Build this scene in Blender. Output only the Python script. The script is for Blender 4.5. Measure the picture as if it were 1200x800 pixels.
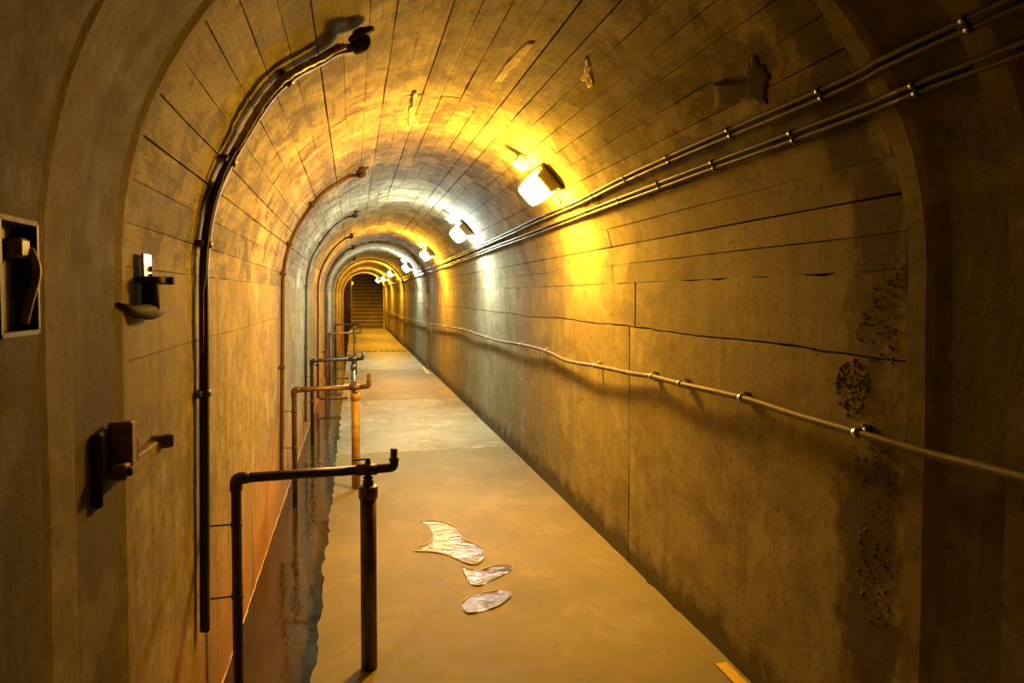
import bpy, bmesh, math, random
from mathutils import Vector, noise
random.seed(7)
scene = bpy.context.scene
for o in list(bpy.data.objects): bpy.data.objects.remove(o)
col = scene.collection

# ------------------------------------------------------------------ camera, world, exposure
F = 840.0                                   # focal length in pixels of the 1200x800 frame
VPX, VPY = 414.0, 346.0                     # where the tunnel axis vanishes
YAW = math.atan((600 - VPX) / F)
PITCH = math.radians(1.85)
EYE = Vector((0, 0, 1.5))
cam = bpy.data.cameras.new('camera')
cam.sensor_width = 36; cam.lens = 36 * F / 1200; cam.shift_y = -(400 - 373.13) / 1200
cam.clip_start = 0.02; cam.clip_end = 200
cam_o = bpy.data.objects.new('camera', cam); col.objects.link(cam_o)
cam_o.location = EYE
cam_o.rotation_euler = (math.pi / 2 - PITCH, 0, -YAW)
scene.camera = cam_o

world = bpy.data.worlds.new('world'); scene.world = world; world.use_nodes = True
world.node_tree.nodes['Background'].inputs[0].default_value = (0, 0, 0, 1)
world.node_tree.nodes['Background'].inputs[1].default_value = 0
scene.view_settings.view_transform = 'Standard'; scene.view_settings.look = 'None'
scene.view_settings.gamma = 1; scene.view_settings.use_curve_mapping = False
scene.view_settings.exposure = -0.12

WARM, COOL = (1.0, 0.465, 0.030), (0.88, 1.0, 0.85)
WARM_POWER, COOL_POWER = 800.0, 440.0

# ------------------------------------------------------------------ tunnel section
XL, XR = -0.54, 1.5
XC, RV, ZS = 0.48, 1.02, 1.57
END = 33.0
WALK = -0.165                               # edge of the walkway over the channel
WATER = -0.11

FWD = Vector((math.sin(YAW) * math.cos(PITCH), math.cos(YAW) * math.cos(PITCH), -math.sin(PITCH)))
RGT = Vector((math.cos(YAW), -math.sin(YAW), 0)); UPV = RGT.cross(FWD)
PX, PY = 600.1, 373.13
def ray(x, y): return (FWD + RGT * ((x - PX) / F) - UPV * ((y - PY) / F)).normalized()
def on_shell(x, y, ins=0.0):
    """point of the tunnel lining (walls or vault, pulled in by ins) seen in direction x, y"""
    d = ray(x, y); c = []
    for X in (XL + ins, XR - ins):
        t = X / d.x
        if t > 0:
            p = EYE + d * t
            if p.z <= ZS: c.append((t, p))
    ox, oz, r = -XC, EYE.z - ZS, RV - ins
    a = d.x ** 2 + d.z ** 2; b = 2 * (ox * d.x + oz * d.z); k = ox * ox + oz * oz - r * r
    t = (-b + math.sqrt(b * b - 4 * a * k)) / (2 * a); p = EYE + d * t
    if p.z >= ZS: c.append((t, p))
    return min(c, key=lambda q: q[0])[1]
def on_floor(x, y, z=0.0):
    d = ray(x, y); return EYE + d * ((z - EYE.z) / d.z)
def vault(a, y, ins=0.0):
    return Vector((XC + (RV - ins) * math.cos(a), y, ZS + (RV - ins) * math.sin(a)))
STEPS = ((14.65, .045), (20.9, .075), (29.9, .105))      # the far lengths of the tunnel are lined thicker
def step_in(y):
    return max([0.0] + [d for s_, d in STEPS if y > s_])
def left(z, y, ins=0.0): return Vector((XL + ins, y, z))
def right(z, y, ins=0.0): return Vector((XR - ins, y, z))

# ------------------------------------------------------------------ materials
def nt(name):
    m = bpy.data.materials.new(name); m.use_nodes = True
    t = m.node_tree
    return m, t, t.nodes['Principled BSDF']
def N(t, kind, **kw):
    n = t.nodes.new(kind)
    for k, v in kw.items():
        if k in n.inputs: n.inputs[k].default_value = v
        else: setattr(n, k, v)
    return n
def L(t, a, b): t.links.new(a, b)
def ramp(t, fac, stops):
    n = t.nodes.new('ShaderNodeValToRGB'); e = n.color_ramp.elements
    while len(e) < len(stops): e.new(0.5)
    for el, (p, c) in zip(e, stops):
        el.position = p; el.color = (*c, 1) if len(c) == 3 else c
    L(t, fac, n.inputs[0]); return n.outputs[0]
def mix(t, fac, a, b, mode='MIX'):
    n = t.nodes.new('ShaderNodeMix'); n.data_type = 'RGBA'; n.blend_type = mode
    if isinstance(fac, float): n.inputs[0].default_value = fac
    else: L(t, fac, n.inputs[0])
    for s, v in ((6, a), (7, b)):
        if isinstance(v, tuple): n.inputs[s].default_value = (*v, 1)
        else: L(t, v, n.inputs[s])
    return n.outputs[2]
def scaled(t, pos, s):
    n = t.nodes.new('ShaderNodeVectorMath'); n.operation = 'MULTIPLY'
    L(t, pos, n.inputs[0]); n.inputs[1].default_value = s; return n.outputs[0]
def tex(t, vec, scale, detail=6, rough=0.6, dist=0.0):
    n = N(t, 'ShaderNodeTexNoise', Scale=scale, Detail=detail, Roughness=rough, Distortion=dist)
    L(t, vec, n.inputs['Vector']); return n.outputs[0]
def mathn(t, op, a, b, clamp=False):
    n = t.nodes.new('ShaderNodeMath'); n.operation = op; n.use_clamp = clamp
    for i, v in enumerate((a, b)):
        if isinstance(v, (int, float)): n.inputs[i].default_value = v
        else: L(t, v, n.inputs[i])
    return n.outputs[0]
B, W = (0, 0, 0), (1, 1, 1)

def concrete(name, ca, cb, rough=0.85, streak=0.5, grain=None, damp=0.0, rust=0.0, soot=0.5, bump=0.35, speck=.6, vary=.16, fine_lo=.6, grime=False, lime=.45):
    m, t, p = nt(name)
    pos = N(t, 'ShaderNodeNewGeometry').outputs['Position']
    sep = N(t, 'ShaderNodeSeparateXYZ'); L(t, pos, sep.inputs[0])
    big = tex(t, pos, 1.1, 6, 0.6, 0.4)
    c = ramp(t, big, [(0.34, ca), (0.62, cb)])
    fine = tex(t, pos, 11, 8, 0.7)
    c = mix(t, 1.0, c, ramp(t, fine, [(0.36, (fine_lo, fine_lo * .98, fine_lo * .94)), (0.65, (1.1 - (fine_lo - .6) * .2,) * 3)]), 'MULTIPLY')
    # soot and damp blotches with their own outlines
    s = tex(t, scaled(t, pos, (1, .55, 1)), 2.3, 9, 0.68, 0.8)
    c = mix(t, mathn(t, 'MULTIPLY', ramp(t, s, [(0.51, B), (0.60, W)]), soot), c, (.11, .09, .055))
    if grain:
        # weathering patches, sharper than the soot
        w2 = tex(t, scaled(t, pos, (1, .7, 1)), 6.5, 10, .75, .6)
        c = mix(t, mathn(t, 'MULTIPLY', ramp(t, w2, [(0.515, B), (0.555, W)]), .75), c, (.095, .072, .04))
        # scuffs left along the boards
        g2 = tex(t, scaled(t, pos, (16, 1.3, 16)), 1.0, 6, .7, .5)
        c = mix(t, mathn(t, 'MULTIPLY', ramp(t, g2, [(0.545, B), (0.60, W)]), .6), c, (.13, .10, .06))
    # pale lime bloom
    s2 = tex(t, scaled(t, pos, (1, .8, 1)), 3.1, 7, 0.6, 0.3)
    c = mix(t, mathn(t, 'MULTIPLY', ramp(t, s2, [(0.55, B), (0.62, W)]), lime), c, (.60, .55, .44))
    # drip streaks running down
    d = tex(t, scaled(t, pos, (7, 7, .55)), 1.6, 5, 0.6)
    c = mix(t, mathn(t, 'MULTIPLY', ramp(t, d, [(0.50, B), (0.66, W)]), streak), c, (.14, .105, .06))
    if speck:
        k = tex(t, pos, 38, 3, 0.5)
        c = mix(t, mathn(t, 'MULTIPLY', ramp(t, k, [(0.61, B), (0.66, W)]), speck), c, (.10, .08, .05))
    if rust:
        rn = tex(t, scaled(t, pos, (4, 4, .8)), 1.2, 5, 0.6)
        h = mathn(t, 'ADD', mathn(t, 'MULTIPLY', sep.outputs[2], -0.85), mathn(t, 'MULTIPLY', rn, 1.3))
        c = mix(t, mathn(t, 'MULTIPLY', ramp(t, h, [(0.12, B), (0.75, W)]), rust), c, (.50, .22, .045))
    if damp:
        dn = tex(t, pos, 6, 7, 0.7)
        h = mathn(t, 'ADD', mathn(t, 'MULTIPLY', sep.outputs[2], -3.2), mathn(t, 'MULTIPLY', dn, 1.25))
        c = mix(t, mathn(t, 'MULTIPLY', ramp(t, h, [(0.05, B), (0.36, W)]), damp), c, (.09, .075, .045))
    if grime:
        # flaking grime on the right-hand side next to the old door frame
        gn = tex(t, scaled(t, pos, (1, 1, .7)), 5, 9, .72, .3)
        dy = mathn(t, 'ABSOLUTE', mathn(t, 'SUBTRACT', sep.outputs[1], 1.82), 0)
        h = mathn(t, 'SUBTRACT', mathn(t, 'ADD', mathn(t, 'MULTIPLY', dy, -3.4), mathn(t, 'MULTIPLY', gn, 2.2)), .62)
        h = mathn(t, 'MULTIPLY', ramp(t, h, [(0.0, B), (0.3, W)]), mathn(t, 'GREATER_THAN', sep.outputs[0], .9))
        c = mix(t, mathn(t, 'MULTIPLY', h, .85), c, (.075, .052, .026))
    inf = N(t, 'ShaderNodeObjectInfo').outputs['Random']
    c = mix(t, 1.0, c, ramp(t, inf, [(0, (1 - vary,) * 3), (1, (1.04,) * 3)]), 'MULTIPLY')
    L(t, c, p.inputs['Base Color'])
    L(t, ramp(t, fine, [(0.3, (rough - .12,) * 3), (0.7, (min(1, rough + .08),) * 3)]), p.inputs['Roughness'])
    p.inputs['Specular IOR Level'].default_value = .25
    hgt = mathn(t, 'ADD', mathn(t, 'MULTIPLY', fine, .7), mathn(t, 'MULTIPLY', tex(t, pos, 60, 5, .6), .35))
    if grain:
        hgt = mathn(t, 'ADD', hgt, mathn(t, 'MULTIPLY', tex(t, scaled(t, pos, grain), 1, 4, .6), .8))
    b = N(t, 'ShaderNodeBump', Strength=bump, Distance=.012); L(t, hgt, b.inputs['Height'])
    L(t, b.outputs[0], p.inputs['Normal'])
    return m

def plain(name, c, rough=.5, metal=0.0, var=.25, scale=30, c2=None, bump=.1, coat=0.0):
    m, t, p = nt(name)
    pos = N(t, 'ShaderNodeNewGeometry').outputs['Position']
    n = tex(t, pos, scale, 6, .65)
    lo = c2 or tuple(x * (1 - var) for x in c)
    L(t, ramp(t, n, [(.36, lo), (.62, c)]), p.inputs['Base Color'])
    p.inputs['Roughness'].default_value = rough; p.inputs['Metallic'].default_value = metal
    p.inputs['Coat Weight'].default_value = coat
    b = N(t, 'ShaderNodeBump', Strength=bump, Distance=.004); L(t, n, b.inputs['Height']); L(t, b.outputs[0], p.inputs['Normal'])
    return m

M = {}
M['vault'] = concrete('board_marked_concrete', (0.26, 0.22, 0.13), (0.43, 0.385, 0.24), streak=.15, grain=(45, 1.2, 45), soot=.85, vary=.35, grime=True)
M['wall_r'] = concrete('wall_concrete_right', (0.295, 0.258, 0.157), (0.353, 0.316, 0.195), streak=.3, damp=.95, soot=.4, bump=.22, fine_lo=.78, grime=True, lime=.2)
M['wall_l'] = concrete('wall_concrete_left', (0.254, 0.217, 0.122), (0.353, 0.303, 0.174), streak=.5, damp=.25, rust=.85, soot=.45, bump=.25, lime=.25)
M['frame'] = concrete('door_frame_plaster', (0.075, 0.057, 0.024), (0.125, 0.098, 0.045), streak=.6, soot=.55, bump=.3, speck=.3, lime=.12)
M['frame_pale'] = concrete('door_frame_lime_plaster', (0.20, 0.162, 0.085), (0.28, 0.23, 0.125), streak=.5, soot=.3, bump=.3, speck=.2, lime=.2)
M['joint'] = plain('joint_dirt', (.085, .045, .018), .95, scale=20)
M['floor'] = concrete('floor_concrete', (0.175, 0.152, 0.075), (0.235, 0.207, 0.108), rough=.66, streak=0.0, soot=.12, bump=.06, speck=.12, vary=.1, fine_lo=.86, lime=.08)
M['floor_coollit'] = concrete('floor_concrete_coollit', (0.24, 0.222, 0.15), (0.32, 0.30, 0.21), rough=.6, streak=0.0, soot=.45, bump=.1, speck=.15, vary=.1, fine_lo=.8, lime=.25)  # whitish light of the cool lamps put into the slab colour
M['channel'] = concrete('channel_concrete', (0.164, 0.098, 0.031), (0.271, 0.156, 0.049), rough=.6, streak=.2, soot=.5)
M['stair'] = concrete('stair_concrete', (.10, .075, .04), (.16, .12, .07), streak=.2, soot=.4, lime=0.0)
M['nosing'] = plain('pale_nosing', (.46, .38, .25), .7, scale=8)  # pale strip on the front edge of each step
M['stairwall'] = concrete('stairwell_concrete', (.25, .19, .11), (.38, .30, .18), streak=.3, soot=.5)
M['scar'] = plain('bare_damp_render', (.045, .033, .017), .9, scale=25, bump=.5)
M['glint'] = plain('puddle_glint', (.80, .74, .62), .25, c2=(.45, .36, .22), scale=90, bump=.6)  # pale colour for the lamp glints around the puddles
M['damp'] = plain('damp_mark', (.22, .175, .11), .8, scale=30, bump=.4)
M['lime'] = plain('lime_crust', (.58, .52, .38), .8, c2=(.26, .21, .13), scale=55, bump=.6)
M['aggregate'] = plain('honeycombed_concrete', (.15, .115, .065), .9, c2=(.06, .042, .022), scale=130, bump=.5)
M['black_pipe'] = plain('black_iron', (.028, .02, .016), .42, .0, c2=(.05, .026, .014), scale=35, bump=.3)
M['rust_pipe'] = plain('rusty_iron', (.10, .038, .018), .6, .2, c2=(.045, .024, .016), scale=30, bump=.3)
M['grey_pipe'] = plain('weathered_galvanised', (.30, .28, .24), .42, .7, c2=(.14, .10, .06), scale=22, bump=.2)
M['brown_pipe'] = plain('brown_sleeve', (.16, .10, .055), .38, .35, c2=(.08, .05, .028), scale=14, bump=.15)
M['gold_pipe'] = plain('yellowed_sleeve', (.42, .28, .14), .5, .1, c2=(.26, .15, .07), scale=14, bump=.15)
M['foil'] = plain('silver_conduit', (.62, .56, .46), .3, .45, c2=(.22, .16, .10), scale=45, bump=.6)
M['conduit'] = plain('grey_conduit', (.075, .06, .04), .5, .3, c2=(.05, .036, .022), scale=18)
M['cable'] = plain('pale_conduit', (.16, .13, .082), .6, .0, c2=(.10, .075, .042), scale=18)
M['clip'] = plain('clip_metal', (.07, .06, .045), .45, .5)
M['zinc'] = plain('zinc_plate', (.52, .56, .56), .3, .85, c2=(.32, .33, .30), scale=26)
M['rust'] = plain('rusted_iron_dark', (.060, .030, .016), .8, .1, c2=(.03, .018, .012), scale=40, bump=.6)
M['rust_light'] = plain('rusted_iron_pale', (.34, .24, .13), .7, .1, c2=(.16, .09, .045), scale=40, bump=.5)
M['box_dark'] = plain('dark_paint', (.03, .026, .02), .55, scale=30)
M['handle'] = plain('pale_handle', (.60, .48, .27), .5, scale=30)
M['box_pale'] = plain('pale_box_plastic', (.66, .62, .52), .45, scale=12, var=.1)
M['lamp_base'] = plain('lamp_base_grey', (.30, .26, .2), .5, scale=12)
M['tape'] = plain('yellow_tape', (.72, .50, .05), .6, scale=18)
M['label'] = plain('pale_tape', (.62, .54, .34), .6, scale=18)
M['steel_door'] = plain('brown_steel', (.055, .026, .012), .55, .2, c2=(.03, .015, .008), scale=6)
M['dash'] = plain('dark_grate', (.06, .04, .02), .7)
M['sparkle'] = plain('waterline_sparkle', (.62, .50, .30), .3, c2=(.22, .13, .06), scale=60, bump=.8)  # pale colour for the sparkle at the water's edge

def lamp_mat(name, c, power):
    m, t, p = nt(name)
    p.inputs['Base Color'].default_value = (.85, .83, .78, 1); p.inputs['Roughness'].default_value = .4
    p.inputs['Emission Color'].default_value = (*c, 1); p.inputs['Emission Strength'].default_value = power
    return m
M['lamp_warm'] = lamp_mat('lit_diffuser_warm', WARM, WARM_POWER)
M['lamp_cool'] = lamp_mat('lit_diffuser_cool', COOL, COOL_POWER)

def water(name, c, rough, scale, strength, stretch, spec=.6):
    m, t, p = nt(name)
    pos = N(t, 'ShaderNodeNewGeometry').outputs['Position']
    n = tex(t, scaled(t, pos, stretch), scale, 5, .55, .3)
    L(t, ramp(t, tex(t, pos, 4, 6, .6), [(.35, tuple(x * .55 for x in c)), (.65, c)]), p.inputs['Base Color'])
    p.inputs['Roughness'].default_value = rough; p.inputs['IOR'].default_value = 1.33
    p.inputs['Specular IOR Level'].default_value = spec
    b = N(t, 'ShaderNodeBump', Strength=strength, Distance=.02); L(t, n, b.inputs['Height']); L(t, b.outputs[0], p.inputs['Normal'])
    return m
M['water'] = water('channel_water', (.060, .036, .016), .05, 7, .14, (1, .5, 1))
M['puddle'] = water('puddle_water', (.17, .105, .036), .06, 22, .42, (1, 1, 1), .5)

# ------------------------------------------------------------------ object helpers
def mesh_obj(name, verts, faces, mat, parent=None, origin=None, smooth=False):
    """one mesh object from world-space vertices; its origin sits at `origin` (or the parent's)"""
    base = Vector(origin) if origin is not None else Vector((0, 0, 0))
    if parent is not None: base = parent['_o'] and Vector(parent['_o'])
    me = bpy.data.meshes.new(name)
    me.from_pydata([tuple(Vector(v) - base) for v in verts], [], faces); me.materials.append(mat)
    if smooth is True: me.polygons.foreach_set('use_smooth', [True] * len(me.polygons))
    elif smooth: me.polygons.foreach_set('use_smooth', [i < smooth for i in range(len(me.polygons))])
    me.update()
    o = bpy.data.objects.new(name, me); col.objects.link(o)
    o['_o'] = tuple(base)
    if parent is not None: o.parent = parent
    else: o.location = base
    return o
def thing(name, loc, label, cat, group=None):
    o = bpy.data.objects.new(name, None); col.objects.link(o); o.empty_display_size = .1
    o.location = loc; o['_o'] = tuple(loc)
    return tag(o, label, cat, group)
def tag(o, label, cat, group=None):
    o['label'] = label; o['category'] = cat
    if group: o['group'] = group
    return o
def struct(o, label=None):
    o['kind'] = 'structure'
    if label: o['label'] = label
    return o
def struct_empty(name, label=None):
    o = bpy.data.objects.new(name, None); col.objects.link(o); o['_o'] = (0.0, 0.0, 0.0)
    return struct(o, label)

class MB:
    """collects shapes, builds ONE mesh"""
    def __init__(s): s.v, s.f, s.sm = [], [], []
    def add(s, v, f, smooth=False):
        k = len(s.v); s.v += [Vector(x) for x in v]; s.f += [tuple(i + k for i in q) for q in f]; s.sm += [smooth] * len(f)
        return s
    def box(s, c, size, ax=None, taper=1.0, bev=0.0):
        """bevelled box; ax = three axes; taper shrinks the +z end"""
        c = Vector(c); ax = ax or (Vector((1, 0, 0)), Vector((0, 1, 0)), Vector((0, 0, 1)))
        h = [q / 2 for q in size]
        b = bev or min(h) * .12
        v = []
        def P(x, y, z):
            k = 1 - (1 - taper) * (z / h[2] * .5 + .5)
            return c + ax[0] * (x * k) + ax[1] * (y * k) + ax[2] * z
        rings = []
        for z, i in ((-h[2], b), (-h[2] + b, 0), (h[2] - b, 0), (h[2], b)):
            X, Y = h[0] - i, h[1] - i
            r = []
            for x, y in ((-X, -Y + b), (-X + b, -Y), (X - b, -Y), (X, -Y + b), (X, Y - b), (X - b, Y), (-X + b, Y), (-X, Y - b)):
                r.append(len(v)); v.append(P(x, y, z))
            rings.append(r)
        f = [tuple(reversed(rings[0])), tuple(rings[-1])]
        for a, q in zip(rings, rings[1:]):
            for i in range(8): f.append((a[i], a[(i + 1) % 8], q[(i + 1) % 8], q[i]))
        return s.add(v, f)
    def tube(s, path, r, n=10, cap=True):
        path = [Vector(p) for p in path]
        rad = r if isinstance(r, (list, tuple)) else [r] * len(path)
        tan = []
        for i in range(len(path)):
            a = path[max(0, i - 1)]; b = path[min(len(path) - 1, i + 1)]; tan.append((b - a).normalized())
        ref = Vector((0, 0, 1)) if abs(tan[0].z) < .8 else Vector((1, 0, 0))
        u = tan[0].cross(ref).normalized(); v, f = [], []
        for i, p in enumerate(path):
            u = (u - tan[i] * u.dot(tan[i])).normalized(); w = tan[i].cross(u)
            for k in range(n):
                a = 2 * math.pi * k / n; v.append(p + (u * math.cos(a) + w * math.sin(a)) * rad[i])
        for i in range(len(path) - 1):
            for k in range(n): f.append((i * n + k, i * n + (k + 1) % n, (i + 1) * n + (k + 1) % n, (i + 1) * n + k))
        s.add(v, f, True)
        if cap:
            k = len(s.v) - len(v)
            s.f += [tuple(k + i for i in reversed(range(n))), tuple(k + (len(path) - 1) * n + i for i in range(n))]; s.sm += [False, False]
        return s
    def lathe(s, base, axis, prof, n=16):
        base = Vector(base); axis = Vector(axis).normalized()
        s.tube([base + axis * h for h, _ in prof], [q for _, q in prof], n); return s
    def build(s, name, mat, parent=None, origin=None):
        o = mesh_obj(name, s.v, s.f, mat, parent, origin)
        o.data.polygons.foreach_set('use_smooth', s.sm); o.data.update()
        return o
def bend(pts, r=.04, n=5):
    """polyline with rounded corners"""
    pts = [Vector(p) for p in pts]; out = [pts[0]]
    for a, b, c in zip(pts, pts[1:], pts[2:]):
        d1, d2 = (a - b), (c - b); k = min(r, d1.length * .45, d2.length * .45)
        p, q = b + d1.normalized() * k, b + d2.normalized() * k
        for i in range(n + 1):
            t = i / n; out.append(p * (1 - t) ** 2 + b * (2 * t * (1 - t)) + q * t * t)
    out.append(pts[-1]); return out
def smooth_path(pts, n=6):
    pts = [Vector(p) for p in pts]; out = []
    for i in range(len(pts) - 1):
        p0, p1, p2, p3 = pts[max(0, i - 1)], pts[i], pts[i + 1], pts[min(len(pts) - 1, i + 2)]
        for k in range(n):
            t = k / n
            out.append(.5 * ((2 * p1) + (p2 - p0) * t + (2 * p0 - 5 * p1 + 4 * p2 - p3) * t * t + (3 * p1 - p0 - 3 * p2 + p3) * t ** 3))
    out.append(pts[-1]); return out

def slab(surf, u0, u1, y0, y1, nu, ny, jit=(.002, .002), raise_=0.0, depth=.03, amp=.0015, seed=0.0, lo=None, hi=None):
    """one cast piece of the lining: chipped outline, slightly uneven face, four sides running back into the joint"""
    v, f = [], []
    idx = {}
    for j in range(ny + 1):
        for i in range(nu + 1):
            u = u0 + (u1 - u0) * i / nu; y = y0 + (y1 - y0) * j / ny
            q = Vector((u * 9, y * 7 + seed, seed))
            if i == 0 and lo: u += lo(y)
            elif i == nu and hi: u += hi(y)
            elif i in (0, nu): u += noise.noise(q * 1.7) * jit[0]
            if j in (0, ny): y += noise.noise(q * 1.9 + Vector((5, 5, 5))) * jit[1]
            idx[i, j] = len(v); v.append(surf(u, y, raise_ + noise.noise(q * .8) * amp))
    for j in range(ny):
        for i in range(nu): f.append((idx[i, j], idx[i + 1, j], idx[i + 1, j + 1], idx[i, j + 1]))
    top = len(f)
    rim = [(i, 0) for i in range(nu)] + [(nu, j) for j in range(ny)] + [(i, ny) for i in range(nu, 0, -1)] + [(0, j) for j in range(ny, 0, -1)]
    k = len(v); n = len(rim)
    for i, j in rim: v.append(v[idx[i, j]].copy())
    for i, j in rim:
        u = u0 + (u1 - u0) * i / nu; y = y0 + (y1 - y0) * j / ny
        v.append(surf(u, y, -depth))
    for a in range(n):
        b = (a + 1) % n; f.append((k + a, k + n + a, k + n + b, k + b))
    return v, f, top

# ------------------------------------------------------------------ the setting
ceiling = struct_empty('ceiling', 'arched concrete vault with the marks of its formwork boards')
wall_right = struct_empty('wall_right', 'long concrete wall on the right carrying the pale conduit')
wall_left = struct_empty('wall_left', 'stained concrete wall on the left above the drain channel')
floor = struct_empty('floor', 'concrete walkway along the tunnel')

# dirt-filled shell behind the joints: one per side
def shell(name, fn, us, parent):
    v, f = [], []
    ys = [-3, 1.8, 6, 12, 20, END + .4]
    for y in ys:
        for u in us: v.append(fn(u, y, -.022))
    n = len(us)
    for j in range(len(ys) - 1):
        for i in range(n - 1): f.append((j * n + i, j * n + i + 1, (j + 1) * n + i + 1, (j + 1) * n + i))
    o = mesh_obj(name, v, f, M['joint'], parent); return o
shell('joint_bed', vault, [math.pi * i / 40 for i in range(41)], ceiling)
shell('joint_bed', right, [-.3, 0, .6, 1.2, ZS], wall_right)
shell('joint_bed', left, [-.3, 0, .6, 1.2, ZS], wall_left)

# vault boards
edges = [0.0]
NB = 30
for i in range(NB): edges.append(edges[-1] + math.pi / NB)
edges[-1] = math.pi
gap = [random.choice((.0009, .0014, .002, .003)) / RV for _ in edges]; gap[0] = gap[-1] = .001 / RV
rings = [1.86, 3.98, 5.9, 7.75, 9.7, 11.6, 13.2, 14.65]
far_v, far_f, far_s = [], [], []
def emit(name, fn, u0, u1, y0, y1, nu, ny, mat, parent, far, **kw):
    st_in = step_in((y0 + y1) / 2)
    v, f, top = slab(lambda u, y, i: fn(u, y, i + st_in if i > -.025 else i), u0, u1, y0, y1, nu, ny, **kw)
    if far is None:
        return mesh_obj(name, v, f, mat, parent, smooth=top)
    k = len(far[0]); far[0].extend(v); far[1].extend(tuple(i + k for i in q) for q in f); far[2].extend([i < top for i in range(len(f))])
far = ([], [], [])
ring_all = rings + [16.7, 18.8, 20.9, 23.1, 25.4, 27.7, 29.9, END + .3]
for r, (ya, yb) in enumerate(zip(ring_all, ring_all[1:])):
    for i in range(NB):
        st = ((i * 7 + r * 3) % 5 - 2) * .03 if 0 < r < 7 else 0
        st2 = ((i * 7 + (r + 1) * 3) % 5 - 2) * .03 if r < 6 else 0
        if r == 0: st = -.15 * (vault((edges[i] + edges[i + 1]) / 2, 0).x - XL) / (XR - XL) * 1.13 + .012
        emit('vault_board', vault, edges[i] + gap[i], edges[i + 1] - gap[i + 1], ya + st + .0015, yb + st2 - .0015, 2, 6,
             M['wall_r' if i < 4 else 'vault'], ceiling, None if yb <= 15.5 else far, jit=(.0032, .005), raise_=random.uniform(-.002, .003), amp=.0025, seed=r * 31 + i * 3.3)
def build_far(far, name, mat, parent):
    o = mesh_obj(name, far[0], far[1], mat, parent); o.data.polygons.foreach_set('use_smooth', far[2]); o.data.update(); o['kind'] = 'stuff'
build_far(far, 'distant_vault_boards', M['vault'], ceiling)

def ragged(y, sd):
    return noise.noise(Vector((y * .9, sd, 0))) * .022 + noise.noise(Vector((y * 7, sd, 4))) * .007
# wall panels: tall lower panels, a ragged pour seam at about eye height, a shallow upper course
def wall(fn, parent, mat, joints, zb, seam, jit_seam, sd, jw):
    far = ([], [], [])
    for k, (ya, yb) in enumerate(zip(joints, joints[1:])):
        fr = None if yb < 16.5 else far
        g = jw[k] if k < len(jw) else .003; g2 = jw[k + 1] if k + 1 < len(jw) else .003
        emit('wall_panel', fn, zb, seam - (.004 if parent is wall_right else .0012), ya + g, yb - g2, 6, 22, mat, parent, fr, jit=(jit_seam, .005), amp=.004, seed=sd + k * 17, hi=lambda y: ragged(y, sd) * jit_seam / .022 - abs(noise.noise(Vector((y * 17, sd, 2)))) * jit_seam * .35)
        o = .1 * math.sin(k * 2.3 + sd); o2 = .1 * math.sin((k + 1) * 2.3 + sd)
        if k == 0 or ya > 14: o = 0
        if yb > 14: o2 = 0
        emit('upper_wall_panel', fn, seam + (.002 if parent is wall_right else .001), ZS - .001, ya + o + g, yb + o2 - g2, 2, 22, mat, parent, fr, jit=(jit_seam * .6, .006), amp=.003, raise_=.001, seed=sd + k * 13 + 5, lo=lambda y: ragged(y, sd) * jit_seam / .022)
    build_far(far, 'distant_wall_panels', mat, parent)
wall(right, wall_right, M['wall_r'], [1.70, 3.75, 6.02, 8.26, 10.6, 12.8, 14.65, 16.7, 18.8, 20.9, 23.1, 25.4, 27.7, 29.9, END + .3], -.1, 1.325, .022, 3.0, [.003, .0065, .004, .005, .006, .006, .006])
wall(left, wall_left, M['wall_l'], [1.88, 4.05, 6.1, 8.3, 10.5, 12.7, 14.65, 16.7, 18.8, 20.9, 23.1, 25.4, 27.7, 29.9, END + .3], -.3, 1.34, .006, 41.0, [.003, .003, .003, .004, .004])

# near door-frame ring (a rebated jamb) and the lining this side of it
def section_path():
    p = []
    for k in range(9): p.append(('l', -.3 + (ZS + .3) * k / 8))
    for k in range(1, 40): p.append(('v', math.pi * (1 - k / 40)))
    for k in range(9): p.append(('r', ZS - (ZS + .3) * k / 8))
    return p
def sec_pt(q, y, ins):
    return left(q[1], y, ins) if q[0] == 'l' else right(q[1], y, ins) if q[0] == 'r' else vault(q[1], y, ins)
PATH = section_path()
def sweep(name, prof, mat, parent=None, wob=.004):
    v, f = [], []
    for i, q in enumerate(PATH):
        base = sec_pt(q, 0, 0); t = (base.x - XL) / (XR - XL)
        for (yl, yr, ins) in prof:
            y = yl * (1 - t) + yr * t
            y += noise.noise(Vector((base.x * 3, base.z * 3, ins * 40 + yl * 2))) * wob * 2
            v.append(sec_pt(q, y, ins + noise.noise(base * 4 + Vector((0, y * 8, 0))) * wob * .6))
    n = len(prof)
    for i in range(len(PATH) - 1):
        for j in range(n - 1): f.append((i * n + j, i * n + j + 1, (i + 1) * n + j + 1, (i + 1) * n + j))
    return mesh_obj(name, v, f, mat, parent)
trim = struct_empty('trim_1', 'plastered rebate of a former door framing the near end of the tunnel')
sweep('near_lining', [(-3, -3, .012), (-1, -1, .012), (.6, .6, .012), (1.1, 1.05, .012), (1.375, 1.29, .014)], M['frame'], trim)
sweep('jamb_band', [(1.35, 1.27, .010), (1.39, 1.30, .018), (1.505, 1.370, .020), (1.525, 1.385, .000)], M['frame_pale'], trim)
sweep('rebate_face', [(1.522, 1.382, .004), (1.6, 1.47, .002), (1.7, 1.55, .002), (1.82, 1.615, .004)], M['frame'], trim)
sweep('rebate_lip', [(1.80, 1.60, .002), (1.84, 1.625, .011), (1.868, 1.69, .011), (1.885, 1.715, -.02)], M['frame_pale'], trim)
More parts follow.
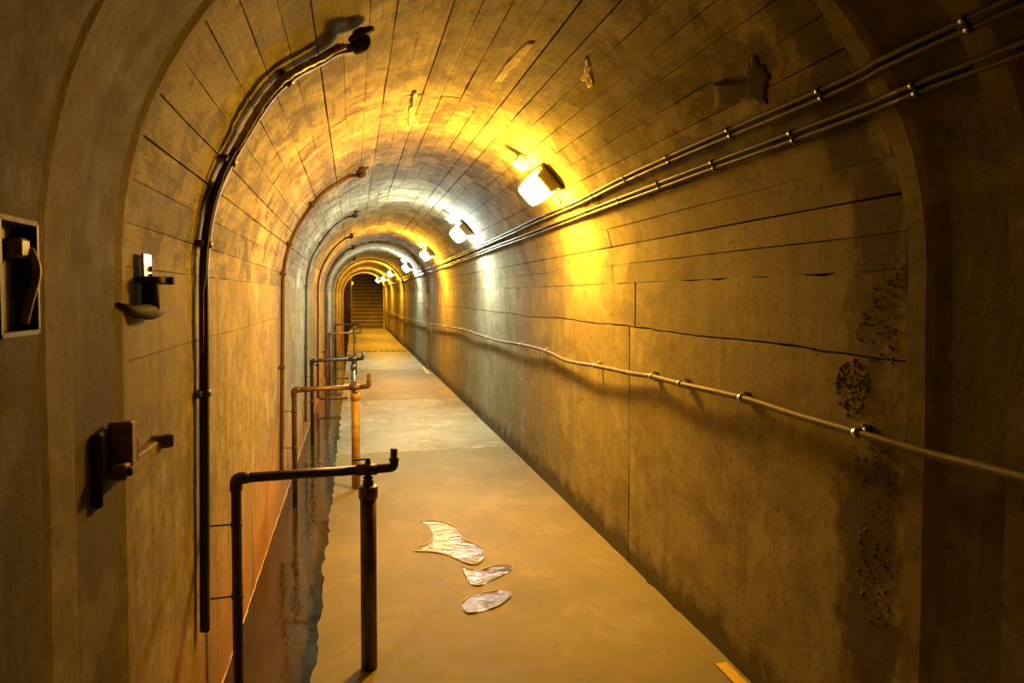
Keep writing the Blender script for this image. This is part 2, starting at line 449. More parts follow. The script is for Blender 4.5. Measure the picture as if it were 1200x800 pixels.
# arched shoulders where the lining thickens
prev = -.02
trim2 = struct_empty('trim_2', 'arched shoulders where the far tunnel lining thickens')
for y_, d_ in STEPS:
    sweep('lining_shoulder', [(y_ + .004, y_ + .004, prev), (y_, y_, (prev + d_) / 2), (y_, y_, d_ - .008), (y_ + .008, y_ + .008, d_ + .002), (y_ + .03, y_ + .03, d_ - .002)], M['vault'], trim2, wob=.001)
    prev = d_ - .01
# closing wall behind the viewpoint
v = [sec_pt(q, -2.98, -.02) for q in PATH]
struct(mesh_obj('wall_back', v, [tuple(range(len(v)))], M['frame']), 'plain concrete wall closing the tunnel behind the viewpoint')

# walkway slabs
def fl(x, y, ins): return Vector((x, y, ins))
slabs = [(-3, 2.2, 'floor'), (2.2, 6.9, 'floor'), (6.9, 10.4, 'floor_coollit'), (10.4, 14.6, 'floor'), (14.6, 19.35, 'floor_coollit'), (19.35, 26, 'floor'), (26, END + .3, 'floor')]
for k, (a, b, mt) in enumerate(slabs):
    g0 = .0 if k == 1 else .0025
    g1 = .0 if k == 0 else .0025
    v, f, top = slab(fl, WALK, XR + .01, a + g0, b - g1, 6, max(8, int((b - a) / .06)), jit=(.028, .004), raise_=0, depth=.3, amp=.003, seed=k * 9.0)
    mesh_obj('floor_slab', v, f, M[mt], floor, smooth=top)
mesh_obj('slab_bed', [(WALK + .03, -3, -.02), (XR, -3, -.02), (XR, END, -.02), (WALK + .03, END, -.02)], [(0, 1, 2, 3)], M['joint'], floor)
# channel bed
mesh_obj('channel_bed', [(XL - .02, -3, -.2), (WALK + .1, -3, -.2), (WALK + .1, END, -.2), (XL - .02, END, -.2)], [(0, 1, 2, 3)], M['channel'], floor)

# stairs at the far end
SX0, SX1 = -.16, 1.44
stairs = struct_empty('stairs', 'concrete steps climbing out at the far end of the tunnel')
for k in range(24):
    y0 = END + .35 + k * .28; z1 = .17 * (k + 1)
    st_ = MB().box(((SX0 + SX1) / 2, y0 + .16, z1 - .11), (SX1 - SX0, .32, .22), bev=.012).build('step', M['stair'], stairs)
    MB().box(((SX0 + SX1) / 2, y0 + .02, z1 + .002), (SX1 - SX0, .05, .02), bev=.004).build('nosing', M['nosing'], st_)
wall_end = struct_empty('wall_end', 'dim stairwell walls and sloping roof beyond the last lamp')
def quadbox(name, pts, thick, mat, parent):
    a = [Vector(p) for p in pts]; n = (a[1] - a[0]).cross(a[3] - a[0]).normalized() * thick
    v = a + [p + n for p in a]
    return mesh_obj(name, v, [(0, 1, 2, 3), (7, 6, 5, 4), (0, 4, 5, 1), (1, 5, 6, 2), (2, 6, 7, 3), (3, 7, 4, 0)], mat, parent)
ye = END + .35 + 24 * .28
quadbox('stairwell_side', [(SX0, END + .3, -.2), (SX0, ye, -.2), (SX0, ye, 7.2), (SX0, END + .3, 2.7)], .1, M['stairwall'], wall_end)
quadbox('stairwell_side', [(SX1, ye, -.2), (SX1, END + .3, -.2), (SX1, END + .3, 2.7), (SX1, ye, 7.2)], .1, M['stairwall'], wall_end)
quadbox('stairwell_roof', [(SX0, END + .3, 2.6), (SX0, ye, 7.1), (SX1, ye, 7.1), (SX1, END + .3, 2.6)], .1, M['stairwall'], wall_end)
quadbox('stairwell_top', [(SX0, ye, 0), (SX1, ye, 0), (SX1, ye, 7.3), (SX0, ye, 7.3)], -.1, M['stairwall'], wall_end)
quadbox('end_pier', [(XL - .02, END + .25, -.3), (SX0, END + .25, -.3), (SX0, END + .25, 2.6), (XL - .02, END + .25, 2.6)], -.12, M['stairwall'], wall_end)
# plain lintel closing the gap between vault and stairwell roof
quadbox('lintel', [(XL - .1, END + .3, 2.56), (XR + .1, END + .3, 2.56), (XR + .1, END + .3, 2.8), (XL - .1, END + .3, 2.8)], -.1, M['stairwall'], wall_end)

# marks on the lining, each with an outline of its own
def patch(name, outline, mat, parent, ins=.004, rings_=5, rough=.0015):
    """irregular crust standing a few millimetres proud; outline given as directions on the lining"""
    n = len(outline) * 6; cx = sum(p[0] for p in outline) / len(outline); cy = sum(p[1] for p in outline) / len(outline)
    ol = []
    for a, b in zip(outline, outline[1:] + outline[:1]):
        for k in range(6):
            t = k / 6; x, y = a[0] * (1 - t) + b[0] * t, a[1] * (1 - t) + b[1] * t
            w = noise.noise(Vector((x * .13, y * .13, 3))) * 4 + noise.noise(Vector((x * .5, y * .5, 9))) * 3
            ol.append((x + w, y - w))
    v, f = [on_shell(cx, cy, ins + .001)], []
    for r in range(1, rings_ + 1):
        for x, y in ol:
            t = r / rings_
            q = (cx + (x - cx) * t, cy + (y - cy) * t)
            h = ins + (noise.noise(Vector((q[0] * .17, q[1] * .17, 8))) + noise.noise(Vector((q[0] * .45, q[1] * .45, 8)))) * rough if r < rings_ else ins * .6
            v.append(on_shell(q[0], q[1], h))
    for x, y in ol: v.append(on_shell(x, y, -.006))
    for i in range(n): f.append((0, 1 + i, 1 + (i + 1) % n))
    for r in range(rings_):
        for i in range(n):
            a = 1 + r * n; b = 1 + (r + 1) * n; f.append((a + i, b + i, b + (i + 1) % n, a + (i + 1) % n))
    return mesh_obj(name, v, f, mat, parent, smooth=True)
def inside(x, y, ol):
    c = False
    for (x0, y0), (x1, y1) in zip(ol, ol[1:] + ol[:1]):
        if (y0 > y) != (y1 > y) and x < (x1 - x0) * (y - y0) / (y1 - y0) + x0: c = not c
    return c
def lumps(outline, parent, n=150):
    """bare stones of the honeycombed concrete, half bedded in the wall"""
    xs = [p[0] for p in outline]; ys = [p[1] for p in outline]; mb = MB(); k = 0
    while k < n:
        x, y = random.uniform(min(xs), max(xs)), random.uniform(min(ys), max(ys))
        if not inside(x, y, outline): continue
        k += 1; p = on_shell(x, y, .001); q = random.uniform(.003, .009)
        ring = []
        v = [p + Vector((-q * random.uniform(.4, .9), random.uniform(-.3, .3) * q, random.uniform(-.3, .3) * q))]
        for a in range(6):
            an = a * math.pi / 3 + random.uniform(-.3, .3); w = q * random.uniform(.8, 1.5)
            v.append(p + Vector((.003, math.cos(an) * w, math.sin(an) * w)))
        mb.add(v, [(0, 1 + a, 1 + (a + 1) % 6) for a in range(6)])
    o = mb.build('exposed_aggregate', M['aggregate'], parent); o['kind'] = 'stuff'
patch('plaster_scar', [(836, 97), (850, 94), (866, 98), (882, 88), (876, 72), (884, 64), (896, 74), (904, 92), (898, 104), (898, 124), (884, 120), (868, 118), (838, 126)], M['scar'], ceiling, ins=.0055, rough=.0005)
patch('lime_crust', [(622, 46), (626, 50), (612, 68), (600, 80), (586, 98), (578, 96), (590, 78), (604, 62)], M['lime'], ceiling)
patch('lime_crust', [(688, 64), (692, 72), (690, 86), (696, 100), (688, 104), (682, 92), (686, 78)], M['lime'], ceiling)
patch('lime_crust', [(478, 128), (484, 108), (488, 110), (482, 134), (492, 150), (478, 148)], M['lime'], ceiling, rough=.002)
lumps([(1022, 318), (1050, 302), (1062, 312), (1058, 350), (1050, 400), (1046, 430), (1018, 420), (1004, 398), (1012, 352)], wall_right)
lumps([(984, 426), (1010, 420), (1020, 440), (1014, 470), (1016, 496), (990, 490), (978, 462)], wall_right)
lumps([(998, 520), (1040, 512), (1052, 560), (1044, 620), (1048, 690), (1034, 745), (1016, 735), (1002, 690), (1006, 640), (1012, 580)], wall_right)
# sparkle of the water along the left wall, painted as a pale line
mb = MB(); pts, rad = [], []
for k in range(200):
    y = 1.9 + k * .075
    pts.append((XL + .002, y, WATER + .012 + .004 * math.sin(k * 1.7))); rad.append(.004 + .006 * abs(noise.noise(Vector((y * 6, 1, 1)))))
mb.tube(pts, rad, 6).build('sparkle_line', M['sparkle'], wall_left)

# ------------------------------------------------------------------ water
o = mesh_obj('channel_water', [(XL, -3, WATER), (WALK + .06, -3, WATER), (WALK + .06, END, WATER), (XL, END, WATER)], [(0, 1, 2, 3)], M['water'])
o['kind'] = 'stuff'; tag(o, 'shallow brown water lying in the channel along the left wall', 'water')

def puddle(outline, label):
    pts = [on_floor(x, y) for x, y in outline]; c = sum(pts, Vector()) / len(pts)
    pts = smooth_path(pts + [pts[0]], 4)[:-1]
    bm = bmesh.new()
    face = bm.faces.new([bm.verts.new((p.x - c.x, p.y - c.y, 0.0)) for p in pts])
    bmesh.ops.recalc_face_normals(bm, faces=[face])
    if face.normal.z < 0: face.normal_flip()
    for th, dp in ((.004, .003), (.008, .002), (.02, .0008)):
        bmesh.ops.inset_region(bm, faces=[face], thickness=th, depth=dp, use_even_offset=True)
    bmesh.ops.triangulate(bm, faces=[q for q in bm.faces if len(q.verts) > 4])
    for q in bm.faces: q.smooth = True
    me = bpy.data.meshes.new('puddle'); bm.to_mesh(me); bm.free(); me.materials.append(M['puddle'])
    o = bpy.data.objects.new('puddle', me); col.objects.link(o); o.location = (c.x, c.y, .0035)
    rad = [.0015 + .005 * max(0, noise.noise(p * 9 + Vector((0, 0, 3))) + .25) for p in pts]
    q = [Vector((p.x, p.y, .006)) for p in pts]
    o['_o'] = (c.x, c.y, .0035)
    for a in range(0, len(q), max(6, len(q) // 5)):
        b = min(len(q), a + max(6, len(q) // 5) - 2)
        if b - a > 3: MB().tube(q[a:b], [rad[i] * math.sin(math.pi * (i - a + .5) / (b - a)) + .0008 for i in range(a, b)], 6).build('glint_rim', M['glint'], o)  # lamp reflections on the puddle edge, built as pale rims
    return tag(o, label, 'puddle', 'puddles on the walkway')
puddle([(493, 611), (512, 611), (530, 616), (540, 626), (541, 632), (556, 638), (567, 646), (566, 656), (556, 662), (540, 658), (522, 650), (504, 647), (486, 646), (492, 641), (503, 637), (508, 628), (503, 617)], 'largest puddle, jagged at its far end, on the walkway floor')
puddle([(541, 664), (552, 668), (566, 668), (580, 663), (598, 663), (600, 668), (590, 674), (578, 680), (566, 686), (554, 686), (547, 678)], 'middle puddle of the three, pointed to the right')
puddle([(541, 708), (550, 700), (570, 695), (588, 693), (599, 697), (592, 706), (578, 713), (560, 718), (545, 718)], 'oval puddle nearest to the viewer on the walkway')

# ------------------------------------------------------------------ lamps on the vault
LAMPS = [(4.52, 42.2, 'w'), (7.97, 42.2, 'c'), (11.87, 40.6, 'w'), (16.1, 38.3, 'c'), (21.7, 43, 'w'), (27.2, 40.2, 'w'), (31.6, 45, 'w')]
lamp_lab = ['large glowing warm lamp on the vault, nearest to the viewer', 'cool white lamp on the vault, nearer of the two white ones',
            'warm lamp on the vault between the two cool white lamps', 'cool white lamp on the vault, farther of the two white ones',
            'small warm lamp just beyond the farther white lamp', 'tiny warm lamp, last but one before the stairs', 'tiny warm lamp closest to the stairs at the tunnel end']
EY = Vector((0, 1, 0))
for k, (y, deg, kind) in enumerate(LAMPS):
    a = math.radians(deg); p0 = vault(a, y, .008 + step_in(y))
    nrm = Vector((-math.cos(a), 0, -math.sin(a))); tng = Vector((-math.sin(a), 0, math.cos(a)))   # out of the vault, up along it
    t = thing('bulkhead_lamp', p0, lamp_lab[k], 'lamp', 'lamps along the vault')
    mb = MB().box(p0 + nrm * .016, (.20, .34, .028), (tng, EY, nrm), bev=.006)
    mb.build('base_plate', M['lamp_base'], t)
    MB().box(p0 + nrm * .038, (.175, .285, .02), (tng, EY, nrm), bev=.005).build('collar', M['lamp_base'], t)
    for e in (-1, 1):
        MB().box(p0 + nrm * .042 + EY * (e * .158), (.15, .022, .078), (tng, EY, nrm), bev=.008).build('end_housing', M['lamp_base'], t)  # opaque ends made extra tall to cut the light along the tunnel
    # domed diffuser: rounded rectangle narrowing outwards
    v, f = [], []
    prof = [(.046, 1.0), (.11, .985), (.138, .94), (.157, .85), (.164, .68)]
    n = 24
    for h, s in prof:
        for i in range(n):
            q = 2 * math.pi * i / n
            cx_, cy_ = math.cos(q), math.sin(q); e = .42
            v.append(p0 + nrm * h + tng * (.086 * s * math.copysign(abs(cx_) ** e, cx_)) + EY * (.142 * s * math.copysign(abs(cy_) ** e, cy_)))
    for r in range(len(prof) - 1):
        for i in range(n): f.append((r * n + i, r * n + (i + 1) % n, (r + 1) * n + (i + 1) % n, (r + 1) * n + i))
    f.append(tuple((len(prof) - 1) * n + i for i in range(n))); f.append(tuple(reversed(range(n))))
    mesh_obj('diffuser', v, f, M['lamp_warm' if kind == 'w' else 'lamp_cool'], t)
    # feed wire down to the conduits
    si = step_in(y)
    path = [p0 - tng * .08 + nrm * .02, vault(a - .13, y - .02, .02 + si), vault(a - .17, y + .01, .012 + si), vault(math.radians(31.5), y + .03, .02 + si)]
    MB().tube(smooth_path(path, 4), .006, 6).build('feed_wire', M['black_pipe'], t)
    if k < 4:
        ab = a + .195; pb = vault(ab, y + .03, .003 + step_in(y))
        nb = Vector((-math.cos(ab), 0, -math.sin(ab))); tb = Vector((-math.sin(ab), 0, math.cos(ab)))
        j = thing('junction_box', pb, ['square pale junction box above the nearest warm lamp', 'pale junction box above the nearer white lamp', 'pale junction box above the warm lamp between the white ones', 'pale junction box above the farther white lamp'][k], 'junction box', 'junction boxes above the lamps')
        MB().box(pb + nb * .03, (.085, .11, .054), (tb, EY, nb), bev=.006).build('body', M['box_pale'], j)
        MB().box(pb + nb * .060, (.09, .115, .008), (tb, EY, nb), bev=.002).build('lid', M['box_pale'], j)
        MB().tube([pb + nb * .03 - tb * .043, pb + nb * .03 - tb * .075], .007, 8).build('cable_gland', M['lamp_base'], j)

# ------------------------------------------------------------------ conduits on the right
def conduit_line(angs, dr, label, r=.0085):
    pts = []
    for y, d in angs:
        pts.append(vault(math.radians(d) + dr, y, .016 + step_in(y + .5)))
    path = smooth_path(pts, 5)
    t = thing('conduit', path[0], label, 'conduit', 'conduits along the vault')
    w = [p + Vector((noise.noise(Vector((p.y * 1.1, dr * 90, 0))) * .003, 0, noise.noise(Vector((p.y * .9, dr * 90, 4))) * .006)) for p in path]
    MB().tube(w, r, 8).build('pipe', M['conduit'], t)
    return t, w
up = [(-2.5, 32.2), (1.2, 32), (1.76, 31.2), (2.75, 31.2), (3.5, 30.9), (4.25, 29.8), (5.45, 29.4), (7.5, 27.9), (12.2, 26.3), (14, 26.1), (14.7, 26), (20, 25.5), (21, 25.5), (29.2, 25.2), (30, 25.2), (32.5, 25)]
lo = [(-2.5, 26.7), (1.2, 26.6), (1.7, 26.2), (2.8, 25.9), (3.8, 25.6), (5, 24.9), (7, 24.2), (11, 22.5), (14, 22.2), (14.7, 22.1), (20, 21.6), (21, 21.5), (29.2, 21.1), (30, 21), (32.5, 21)]
runs = [(up, .012, 'top conduit of the upper pair running along the vault'), (up, -.012, 'lower conduit of the upper pair running along the vault'),
        (lo, .012, 'upper conduit of the lower pair running along the vault'), (lo, -.012, 'lowest of the four conduits running along the vault')]
for q, (an, dr, lb) in enumerate(runs):
    t, w = conduit_line(an, dr, lb)
    y = 1.35 + (q // 2) * .2
    while y < 14:
        p = min(w, key=lambda s: abs(s.y - y)); i = w.index(p)
        b = w[min(len(w) - 1, i + 1)]; a_ = w[max(0, i - 1)]
        s0 = a_ if a_.y <= y and p.y > y else p; s1 = p if s0 is a_ else b
        tt = (y - s0.y) / max(1e-4, s1.y - s0.y); p = s0.lerp(s1, tt)
        MB().tube([p - EY * .009, p + EY * .009], .0115, 8).build('clip', M['clip'], t)
        y += .52

# pale conduit at hip height on the right wall, sagging between its clips
cab = [(-2.5, 1.09), (0, 1.09), (1.31, 1.089), (1.55, 1.085), (1.84, 1.093), (2.18, 1.094), (2.51, 1.103), (3.02, 1.096), (3.36, 1.092), (3.64, 1.078), (4.2, 1.066), (4.83, 1.040), (5.41, 1.066), (6.22, 1.062), (7.2, 1.030), (7.98, 1.028), (9.0, 1.038), (9.97, 1.028), (12, .985), (13.9, .955), (14.5, .945), (17.5, .90), (20.2, .87), (20.96, .862), (26, .85), (29.2, .855), (29.9, .855), (32.6, .86)]
path = smooth_path([Vector((XR - .032 - step_in(y + .5) - (.012 if i % 3 == 1 else 0), y, z)) for i, (y, z) in enumerate(cab)], 5)
t = thing('wall_conduit', path[0], 'pale wavy conduit running the length of the right wall below the seam', 'conduit')
MB().tube(path, .0125, 10).build('pipe', M['cable'], t)
for y in (1.84, 2.51, 3.02, 3.36, 4.2, 5.41, 6.22, 7.98, 9.97, 12.0):
    p = min(path, key=lambda s: abs(s.y - y))
    c = MB().tube([p - EY * .01, p + EY * .01], .0165, 8).box((XR - .012, p.y, p.z), (.026, .014, .046)).build('clip', M['zinc'], t)
    MB().tube([(XR - .03, p.y + .002, p.z + .022), (XR - .012, p.y + .002, p.z + .022)], .006, 6).build('screw', M['handle'], c)

# ------------------------------------------------------------------ drain pipes bent along the vault on the left
def drain(y, head_a, zb, r, mat, label, lean=0.0, clamps=(), conduit=False, cmat='clip', head=True):
    """follows the lining from a hole near the crown down the left wall"""
    ins = r + .009; sd_ = step_in(y - .4)
    pts = []
    a0, a1 = math.radians(head_a), math.pi
    n = 16
    for k in range(n + 1):
        a = a0 + (a1 - a0) * k / n
        i_ = ins + (.03 if k == 0 else 0.0)
        pts.append(vault(a, y + .05 * math.sin(k * .9) * (1 - k / n) - lean * .3 * k / n, i_ + sd_))
    for k in range(1, 7):
        z = ZS + (zb - ZS) * k / 6
        pts.append(left(z, y - lean * (.3 + .7 * k / 6), ins + sd_))
    base = pts[-1].copy()
    t = thing('drain_pipe', base, label, 'pipe', 'drain pipes bent along the vault')
    P = smooth_path(pts, 3)
    MB().tube(P, r, 10).build('pipe', mat, t)
    h = pts[0]; d = (pts[0] - pts[1]).normalized()
    nrm = Vector((math.cos(a0), 0, math.sin(a0)))
    hd = MB().tube(bend([h - d * .01, h + d * .035, h + d * .04 + nrm * .06], .03), r * 1.55, 10).build('elbow', M['rust'], t)
    if head:
        MB().lathe(h + d * .04 + nrm * .045, -nrm, [(0, .055), (.014, .052), (.02, .03)], 12).build('collar', M['rust'], t)
    if conduit:
        Q = []
        for k, p in enumerate(P):
            s = k / (len(P) - 1)
            off = -.052 - .02 * math.sin(min(1, s * 2.2) * math.pi) if s < .5 else -.034
            q = p.copy(); q.y += off
            if p.z > ZS: q += (Vector((XC, p.y, ZS)) - p).normalized() * .010
            Q.append(q)
        cut = int(len(P) * .80)
        MB().tube(Q[2:cut // 2 + 2], [.011 + .005 * abs(math.sin(i * 1.3)) for i in range(len(Q[2:cut // 2 + 2]))], 8).build('foil_sleeve', M['foil'], t)
        MB().tube(Q[cut // 2:cut], .006, 8).build('conduit', M['rust_pipe'], t)
    for c in clamps:
        i = min(len(P) - 2, max(1, int(c * (len(P) - 1)))); p = P[i]; d = (P[i + 1] - P[i - 1]).normalized()
        out = Vector((XC, p.y, max(ZS, 0) if p.z > ZS else p.z)) - p; out.y = 0; out.normalize()
        cl = MB().tube([p - d * .012, p + d * .012], r + .006, 10)
        cl.box(p - out * (r * .7) , (.02, r * 2 + .075, .02), (d, EY, out))
        cl.build('clamp', M[cmat], t)
    return t
drain(2.74, 118.5, .33, .017, M['black_pipe'], 'thick black pipe with silver sleeve bent along the vault, nearest', lean=.10, clamps=(.20, .45, .66, .83), conduit=True)
drain(5.75, 116, .22, .015, M['rust_pipe'], 'reddish brown pipe bent along the vault behind the nearest black one', lean=.36, clamps=(.3, .52, .68, .85), cmat='rust_pipe')
drain(8.6, 118, .12, .014, M['black_pipe'], 'thin black pipe bent along the vault in the nearer white light', lean=.5, clamps=(.35, .72, .85))
drain(11.3, 122, .0, .015, M['rust_pipe'], 'rusty pipe bent along the vault just past the nearer white lamp', lean=.5, clamps=(.4, .7))
drain(14.2, 120, .0, .016, M['black_pipe'], 'dark pipe bent along the vault ahead of the farther white lamp', lean=.3, clamps=(.5, .8))
drain(17.9, 120, .0, .016, M['grey_pipe'], 'grey pipe bent along the vault past the farther white lamp', lean=.3, clamps=(.5, .8))

# ------------------------------------------------------------------ stand pipes between channel and walkway
def standpipe(x, y, label, post, bar, zb=.805, rp=.0325, full=True, fat=1.0, nozzle=.085):
    t = thing('standpipe', (x, y, 0), label, 'standpipe', 'standpipes along the channel')
    xl = -.445; rb = .0195 * fat
    MB().lathe((x, y, -.01), (0, 0, 1), [(0, rp), (.70, rp)], 18).build('post', post, t)
    cp = MB().lathe((x, y, .69), (0, 0, 1), [(0, rp + .001), (.002, rp + .006), (.045, rp + .006), (.05, rp), (.052, .018)], 18).build('post_cap', post, t)
    MB().lathe((x, y, .735), (0, 0, 1), [(0, .0185), (.004, .022), (.026, .022), (.028, .016), (.034, .016), (.036, .021), (.041, .021), (.043, .013), (.075, .013)], 14).build('riser', bar, t)
    MB().tube(bend([(xl, y, -.16), (xl, y, zb - .008), (x - .03, y, zb)], .035), rb, 12).build('inlet_pipe', bar, t)
    e = MB().tube(bend([(xl, y, zb - .055), (xl, y, zb - .008), (xl + .05, y, zb - .007)], .035), rb + .0045, 12)
    e.build('elbow', bar, t)
    MB().tube([(x - .045, y, zb), (x + .035, y, zb)], rb + .004, 12).tube([(x, y, zb), (x, y, zb + .035)], rb * .62, 10).build('valve_body', bar, t)
    lv = MB().box((x - .026, y, zb + .042), (.072, .012, .006)).lathe((x, y, zb + .03), (0, 0, 1), [(0, .009), (.014, .009), (.016, .006)], 8)
    lv.build('valve_lever', bar, t)
    MB().tube(bend([(x + .03, y, zb), (x + .103, y, zb + .003), (x + .103, y, zb + nozzle * .45)], .02), rb * .93, 12).build('outlet_elbow', bar, t)
    MB().lathe((x + .103, y, zb + nozzle * .38), (0, 0, 1), [(0, rb * 1.08), (.008, rb * 1.08), (.010, rb * .75), (nozzle * .55, rb * .75), (nozzle * .56, rb * .55)], 12).build('nozzle', bar, t)
    if full:
        for z in (.62, .34):
            MB().tube([(XL, y - .02, z + .004), (xl, y, z)], .0035, 6).build('stay_rod', M['black_pipe'], t)
            MB().tube([(xl, y, z - .01), (xl, y, z + .01)], rb + .003, 10).build('stay_clamp', M['black_pipe'], t)
    return t
standpipe(.053, 2.90, 'black standpipe with thick brown post, nearest to the viewer', M['brown_pipe'], M['black_pipe'])
standpipe(.012, 5.66, 'standpipe with yellowed post, second from the viewer', M['gold_pipe'], M['brown_pipe'], zb=.79, nozzle=.11)
standpipe(-.005, 8.05, 'standpipe with grey post, third from the viewer', M['grey_pipe'], M['black_pipe'], zb=.80, rp=.026)
standpipe(.03, 13.9, 'distant grey standpipe, fourth from the viewer', M['grey_pipe'], M['grey_pipe'], zb=.79, full=False)
standpipe(.03, 18.0, 'farthest grey standpipe before the stairs', M['grey_pipe'], M['rust_pipe'], zb=.79, full=False)
def crossing(y, label, z=.03):
    o = thing('crossing_pipe', (XL + .06, y, WATER), label, 'pipe', 'low pipes across the channel')
    MB().tube(bend([(XL + .05, y, .62), (XL + .05, y, z), (WALK + .07, y, z)], .04), .014, 10).build('pipe', M['rust_pipe'], o)
    MB().tube([(WALK + .045, y, z), (WALK + .075, y, z)], .021, 10).build('end_cap', M['rust_pipe'], o)
    MB().tube([(XL + .05, y, .50), (XL + .05, y, .52)], .02, 10).box((XL + .02, y, .51), (.05, .02, .02)).build('clamp', M['rust'], o)
crossing(10.5, 'low rusty pipe crossing the channel just behind the third standpipe')
crossing(13.0, 'low rusty pipe crossing the channel just before the fourth standpipe')
crossing(17.5, 'low rusty pipe crossing the channel just before the farthest standpipe')

# ------------------------------------------------------------------ iron fittings on the near jamb
EX, EZ = Vector((1, 0, 0)), Vector((0, 0, 1))
p = on_shell(118, 545, .0)
t = thing('hinge_bracket', p, 'rusty iron hinge bracket with a bent arm, low on the left jamb', 'bracket')
MB().box(p + Vector((.012, -.03, .0)), (.02, .07, .16), bev=.006).build('wall_plate', M['rust'], t)
MB().box(p + Vector((.038, .02, .042)), (.05, .035, .10), bev=.004).build('lug', M['rust_light'], t)
MB().box(p + Vector((.038, .05, .02)), (.045, .03, .055), bev=.004).build('stepped_block', M['rust'], t)
MB().box(p + Vector((.045, .11, -.012)), (.03, .29, .034), bev=.004).build('arm', M['rust_light'], t)
MB().box(p + Vector((.062, .26, -.002)), (.05, .03, .034), (Vector((.8, .6, 0)), Vector((-.6, .8, 0)), EZ), bev=.004).build('arm_tip', M['rust_light'], t)
MB().lathe(p + Vector((.055, -.02, -.012)), EX, [(0, .01), (.012, .01), (.015, .006)], 8).build('bolt', M['rust'], t)

p = on_shell(163, 335, .0)
t = thing('pintle_bracket', p, 'dark iron pintle clamped over a zinc plate, high on the left jamb', 'bracket')
MB().box(p + Vector((.016, .012, .012)), (.006, .075, .145), (EX, EY, EZ), bev=.0025).build('zinc_plate', M['zinc'], t)
for dz in (.045, .025): MB().lathe(p + Vector((.018, .03, dz)), EX, [(0, .008), (.005, .008), (.009, .004)], 8).build('rivet', M['handle'], t)
MB().tube([p + Vector((.03, -.012, -.062)), p + Vector((.03, -.012, .022))], .022, 12).build('pintle', M['rust'], t)
MB().tube([p + Vector((.03, -.012, .008)), p + Vector((.03, -.012, .024))], .029, 12).box(p + Vector((.038, .055, .016)), (.018, .13, .016)).build('clamp_strap', M['rust'], t)
MB().tube([p + Vector((.02, .10, .016)), p + Vector((.062, .10, .016))], .011, 8).build('bolt', M['rust'], t)
MB().tube([p + Vector((.026, .07, -.066)), p + Vector((.03, -.02, -.066)), p + Vector((.02, -.12, -.064)), p + Vector((.006, -.20, -.045))], [.018, .022, .015, .005], 10).build('anchor_tail', M['rust'], t)

p = on_shell(12, 325, .03)
t = thing('switch_box', p, 'dark recessed switch box with a pale lever at the left edge', 'switch box')
MB().box(p + Vector((-.008, -.02, 0)), (.012, .125, .175), bev=.003).build('back_plate', M['box_dark'], t)
for dz in (-.085, .085): MB().box(p + Vector((.008, -.02, dz)), (.03, .125, .008)).build('rim', M['box_dark'] if dz < 0 else M['rust_light'], t)  # upper rim paler: its lit top edge is put into the colour
for dy in (-.082, .042): MB().box(p + Vector((.008, dy, 0)), (.03, .008, .17)).build('rim', M['box_dark'], t)
MB().box(p + Vector((.010, .004, .045)), (.022, .034, .03), bev=.004).build('terminal', M['handle'], t)
MB().tube(smooth_path([p + Vector((.018, .024, .045)), p + Vector((.03, .018, .01)), p + Vector((.026, .0, -.035)), p + Vector((.02, -.006, -.07))], 4), .0065, 8).build('lever', M['handle'], t)

# ------------------------------------------------------------------ small things
def strip(name, pts, h, mat, label, cat):
    c = sum((Vector(p) for p in pts), Vector()) / 4
    up_ = Vector((0, 0, h)); v = [Vector(p) for p in pts] + [Vector(p) + up_ for p in pts]
    return tag(mesh_obj(name, v, [(3, 2, 1, 0), (4, 5, 6, 7), (0, 1, 5, 4), (1, 2, 6, 5), (2, 3, 7, 6), (3, 0, 4, 7)], mat, origin=c), label, cat)
strip('yellow_floor_strip', [(1.425, 2.2, .004), (1.475, 2.2, .004), (1.475, 2.62, .004), (1.425, 2.62, .004)], .002, M['tape'], 'yellow tape strip on the floor at the foot of the right wall', 'tape')
strip('yellow_floor_strip', [(1.36, 13.7, .004), (1.44, 13.7, .004), (1.44, 15.0, .004), (1.38, 15.0, .004)], .002, M['tape'], 'faded yellow tape on the floor below the far white lamp', 'tape')  # reflection on the wet floor, painted as a flat yellow strip
q = [on_shell(*s, .010) for s in ((243, 255), (250, 255), (258, 214), (250, 212))]
tp = mesh_obj('wall_tape', q + [x + Vector((.003, 0, -.002)) for x in q], [(0, 1, 2, 3), (7, 6, 5, 4), (0, 4, 5, 1), (1, 5, 6, 2), (2, 6, 7, 3), (3, 7, 4, 0)], M['label'], origin=q[0])
tag(tp, 'pale tape stuck beside the nearest black pipe', 'tape')
dk = thing('floor_grate', (.7, 19.5, 0), 'row of dark slots across the far walkway', 'drain grate')
for k in range(9):
    MB().box((.10 + k * .155, 19.5, .004), (.095, .16, .012)).build('slot', M['dash'], dk)
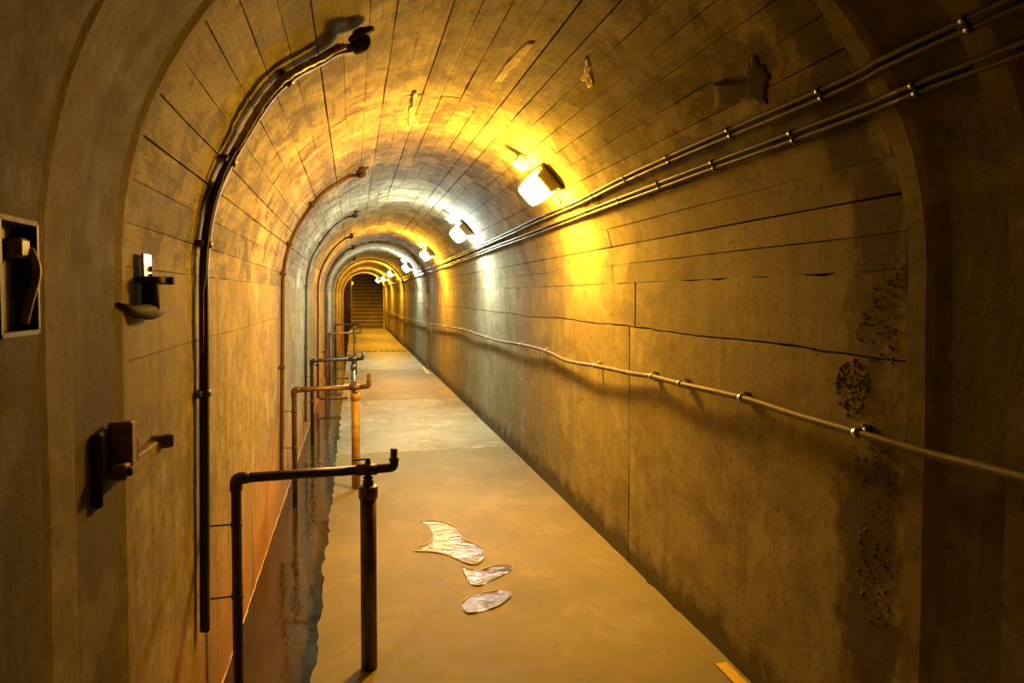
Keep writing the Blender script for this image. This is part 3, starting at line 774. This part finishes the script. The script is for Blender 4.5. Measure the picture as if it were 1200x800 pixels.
# steel door leaf folded back at the foot of the stairs
dr = thing('steel_door', (XL + .04, END - .4, 0), 'dark brown steel door leaf standing open beside the stairs', 'door')
ang = math.radians(38); ax = (Vector((math.cos(ang), -math.sin(ang), 0)), Vector((math.sin(ang), math.cos(ang), 0)), EZ)
c0 = Vector((XL + .135, END - .1, 0))
out = [(0.0, -.1), (.40, -.1)]
for k in range(9):
    d_ = .40 * (1 - k / 8); X_ = (c0 + ax[0] * d_).x; rr = RV - .15
    out.append((d_, ZS + math.sqrt(max(0, rr * rr - (X_ - XC) ** 2))))
v = [c0 + ax[0] * d_ + EZ * z_ - ax[1] * .02 for d_, z_ in out] + [c0 + ax[0] * d_ + EZ * z_ + ax[1] * .02 for d_, z_ in out]
n_ = len(out)
mesh_obj('leaf', v, [tuple(range(n_)), tuple(reversed(range(n_, 2 * n_)))] + [(i, i + n_, (i + 1) % n_ + n_, (i + 1) % n_) for i in range(n_)], M['steel_door'], dr)
for z in (.4, 1.8): MB().tube([c0 + EZ * (z - .06) + ax[1] * -.02, c0 + EZ * (z + .06) + ax[1] * -.02], .018, 8).build('hinge', M['rust'], dr)
MB().tube(bend([c0 + ax[0] * .34 - ax[1] * .02 + EZ * 1.0, c0 + ax[0] * .34 - ax[1] * .06 + EZ * 1.0, c0 + ax[0] * .34 - ax[1] * .06 + EZ * 1.15, c0 + ax[0] * .34 - ax[1] * .02 + EZ * 1.15], .02), .008, 8).build('pull_handle', M['grey_pipe'], dr)
# small round fitting at the side of the stairs
rf = thing('round_fitting', (SX0 + .10, END + .15, 2.0), 'small pale round fitting at the upper left of the stair opening', 'fitting')
MB().lathe((SX0 + .10, END + .19, 2.05), (0, -1, 0), [(0, .09), (.03, .09), (.05, .07), (.055, .03)], 16).build('disc', M['box_pale'], rf)
MB().tube([(SX0 - .02, END + .2, 2.05), (SX0 + .10, END + .18, 2.05)], .012, 8).build('arm', M['clip'], rf)

for o in bpy.data.objects:
    if '_o' in o.keys(): del o['_o']
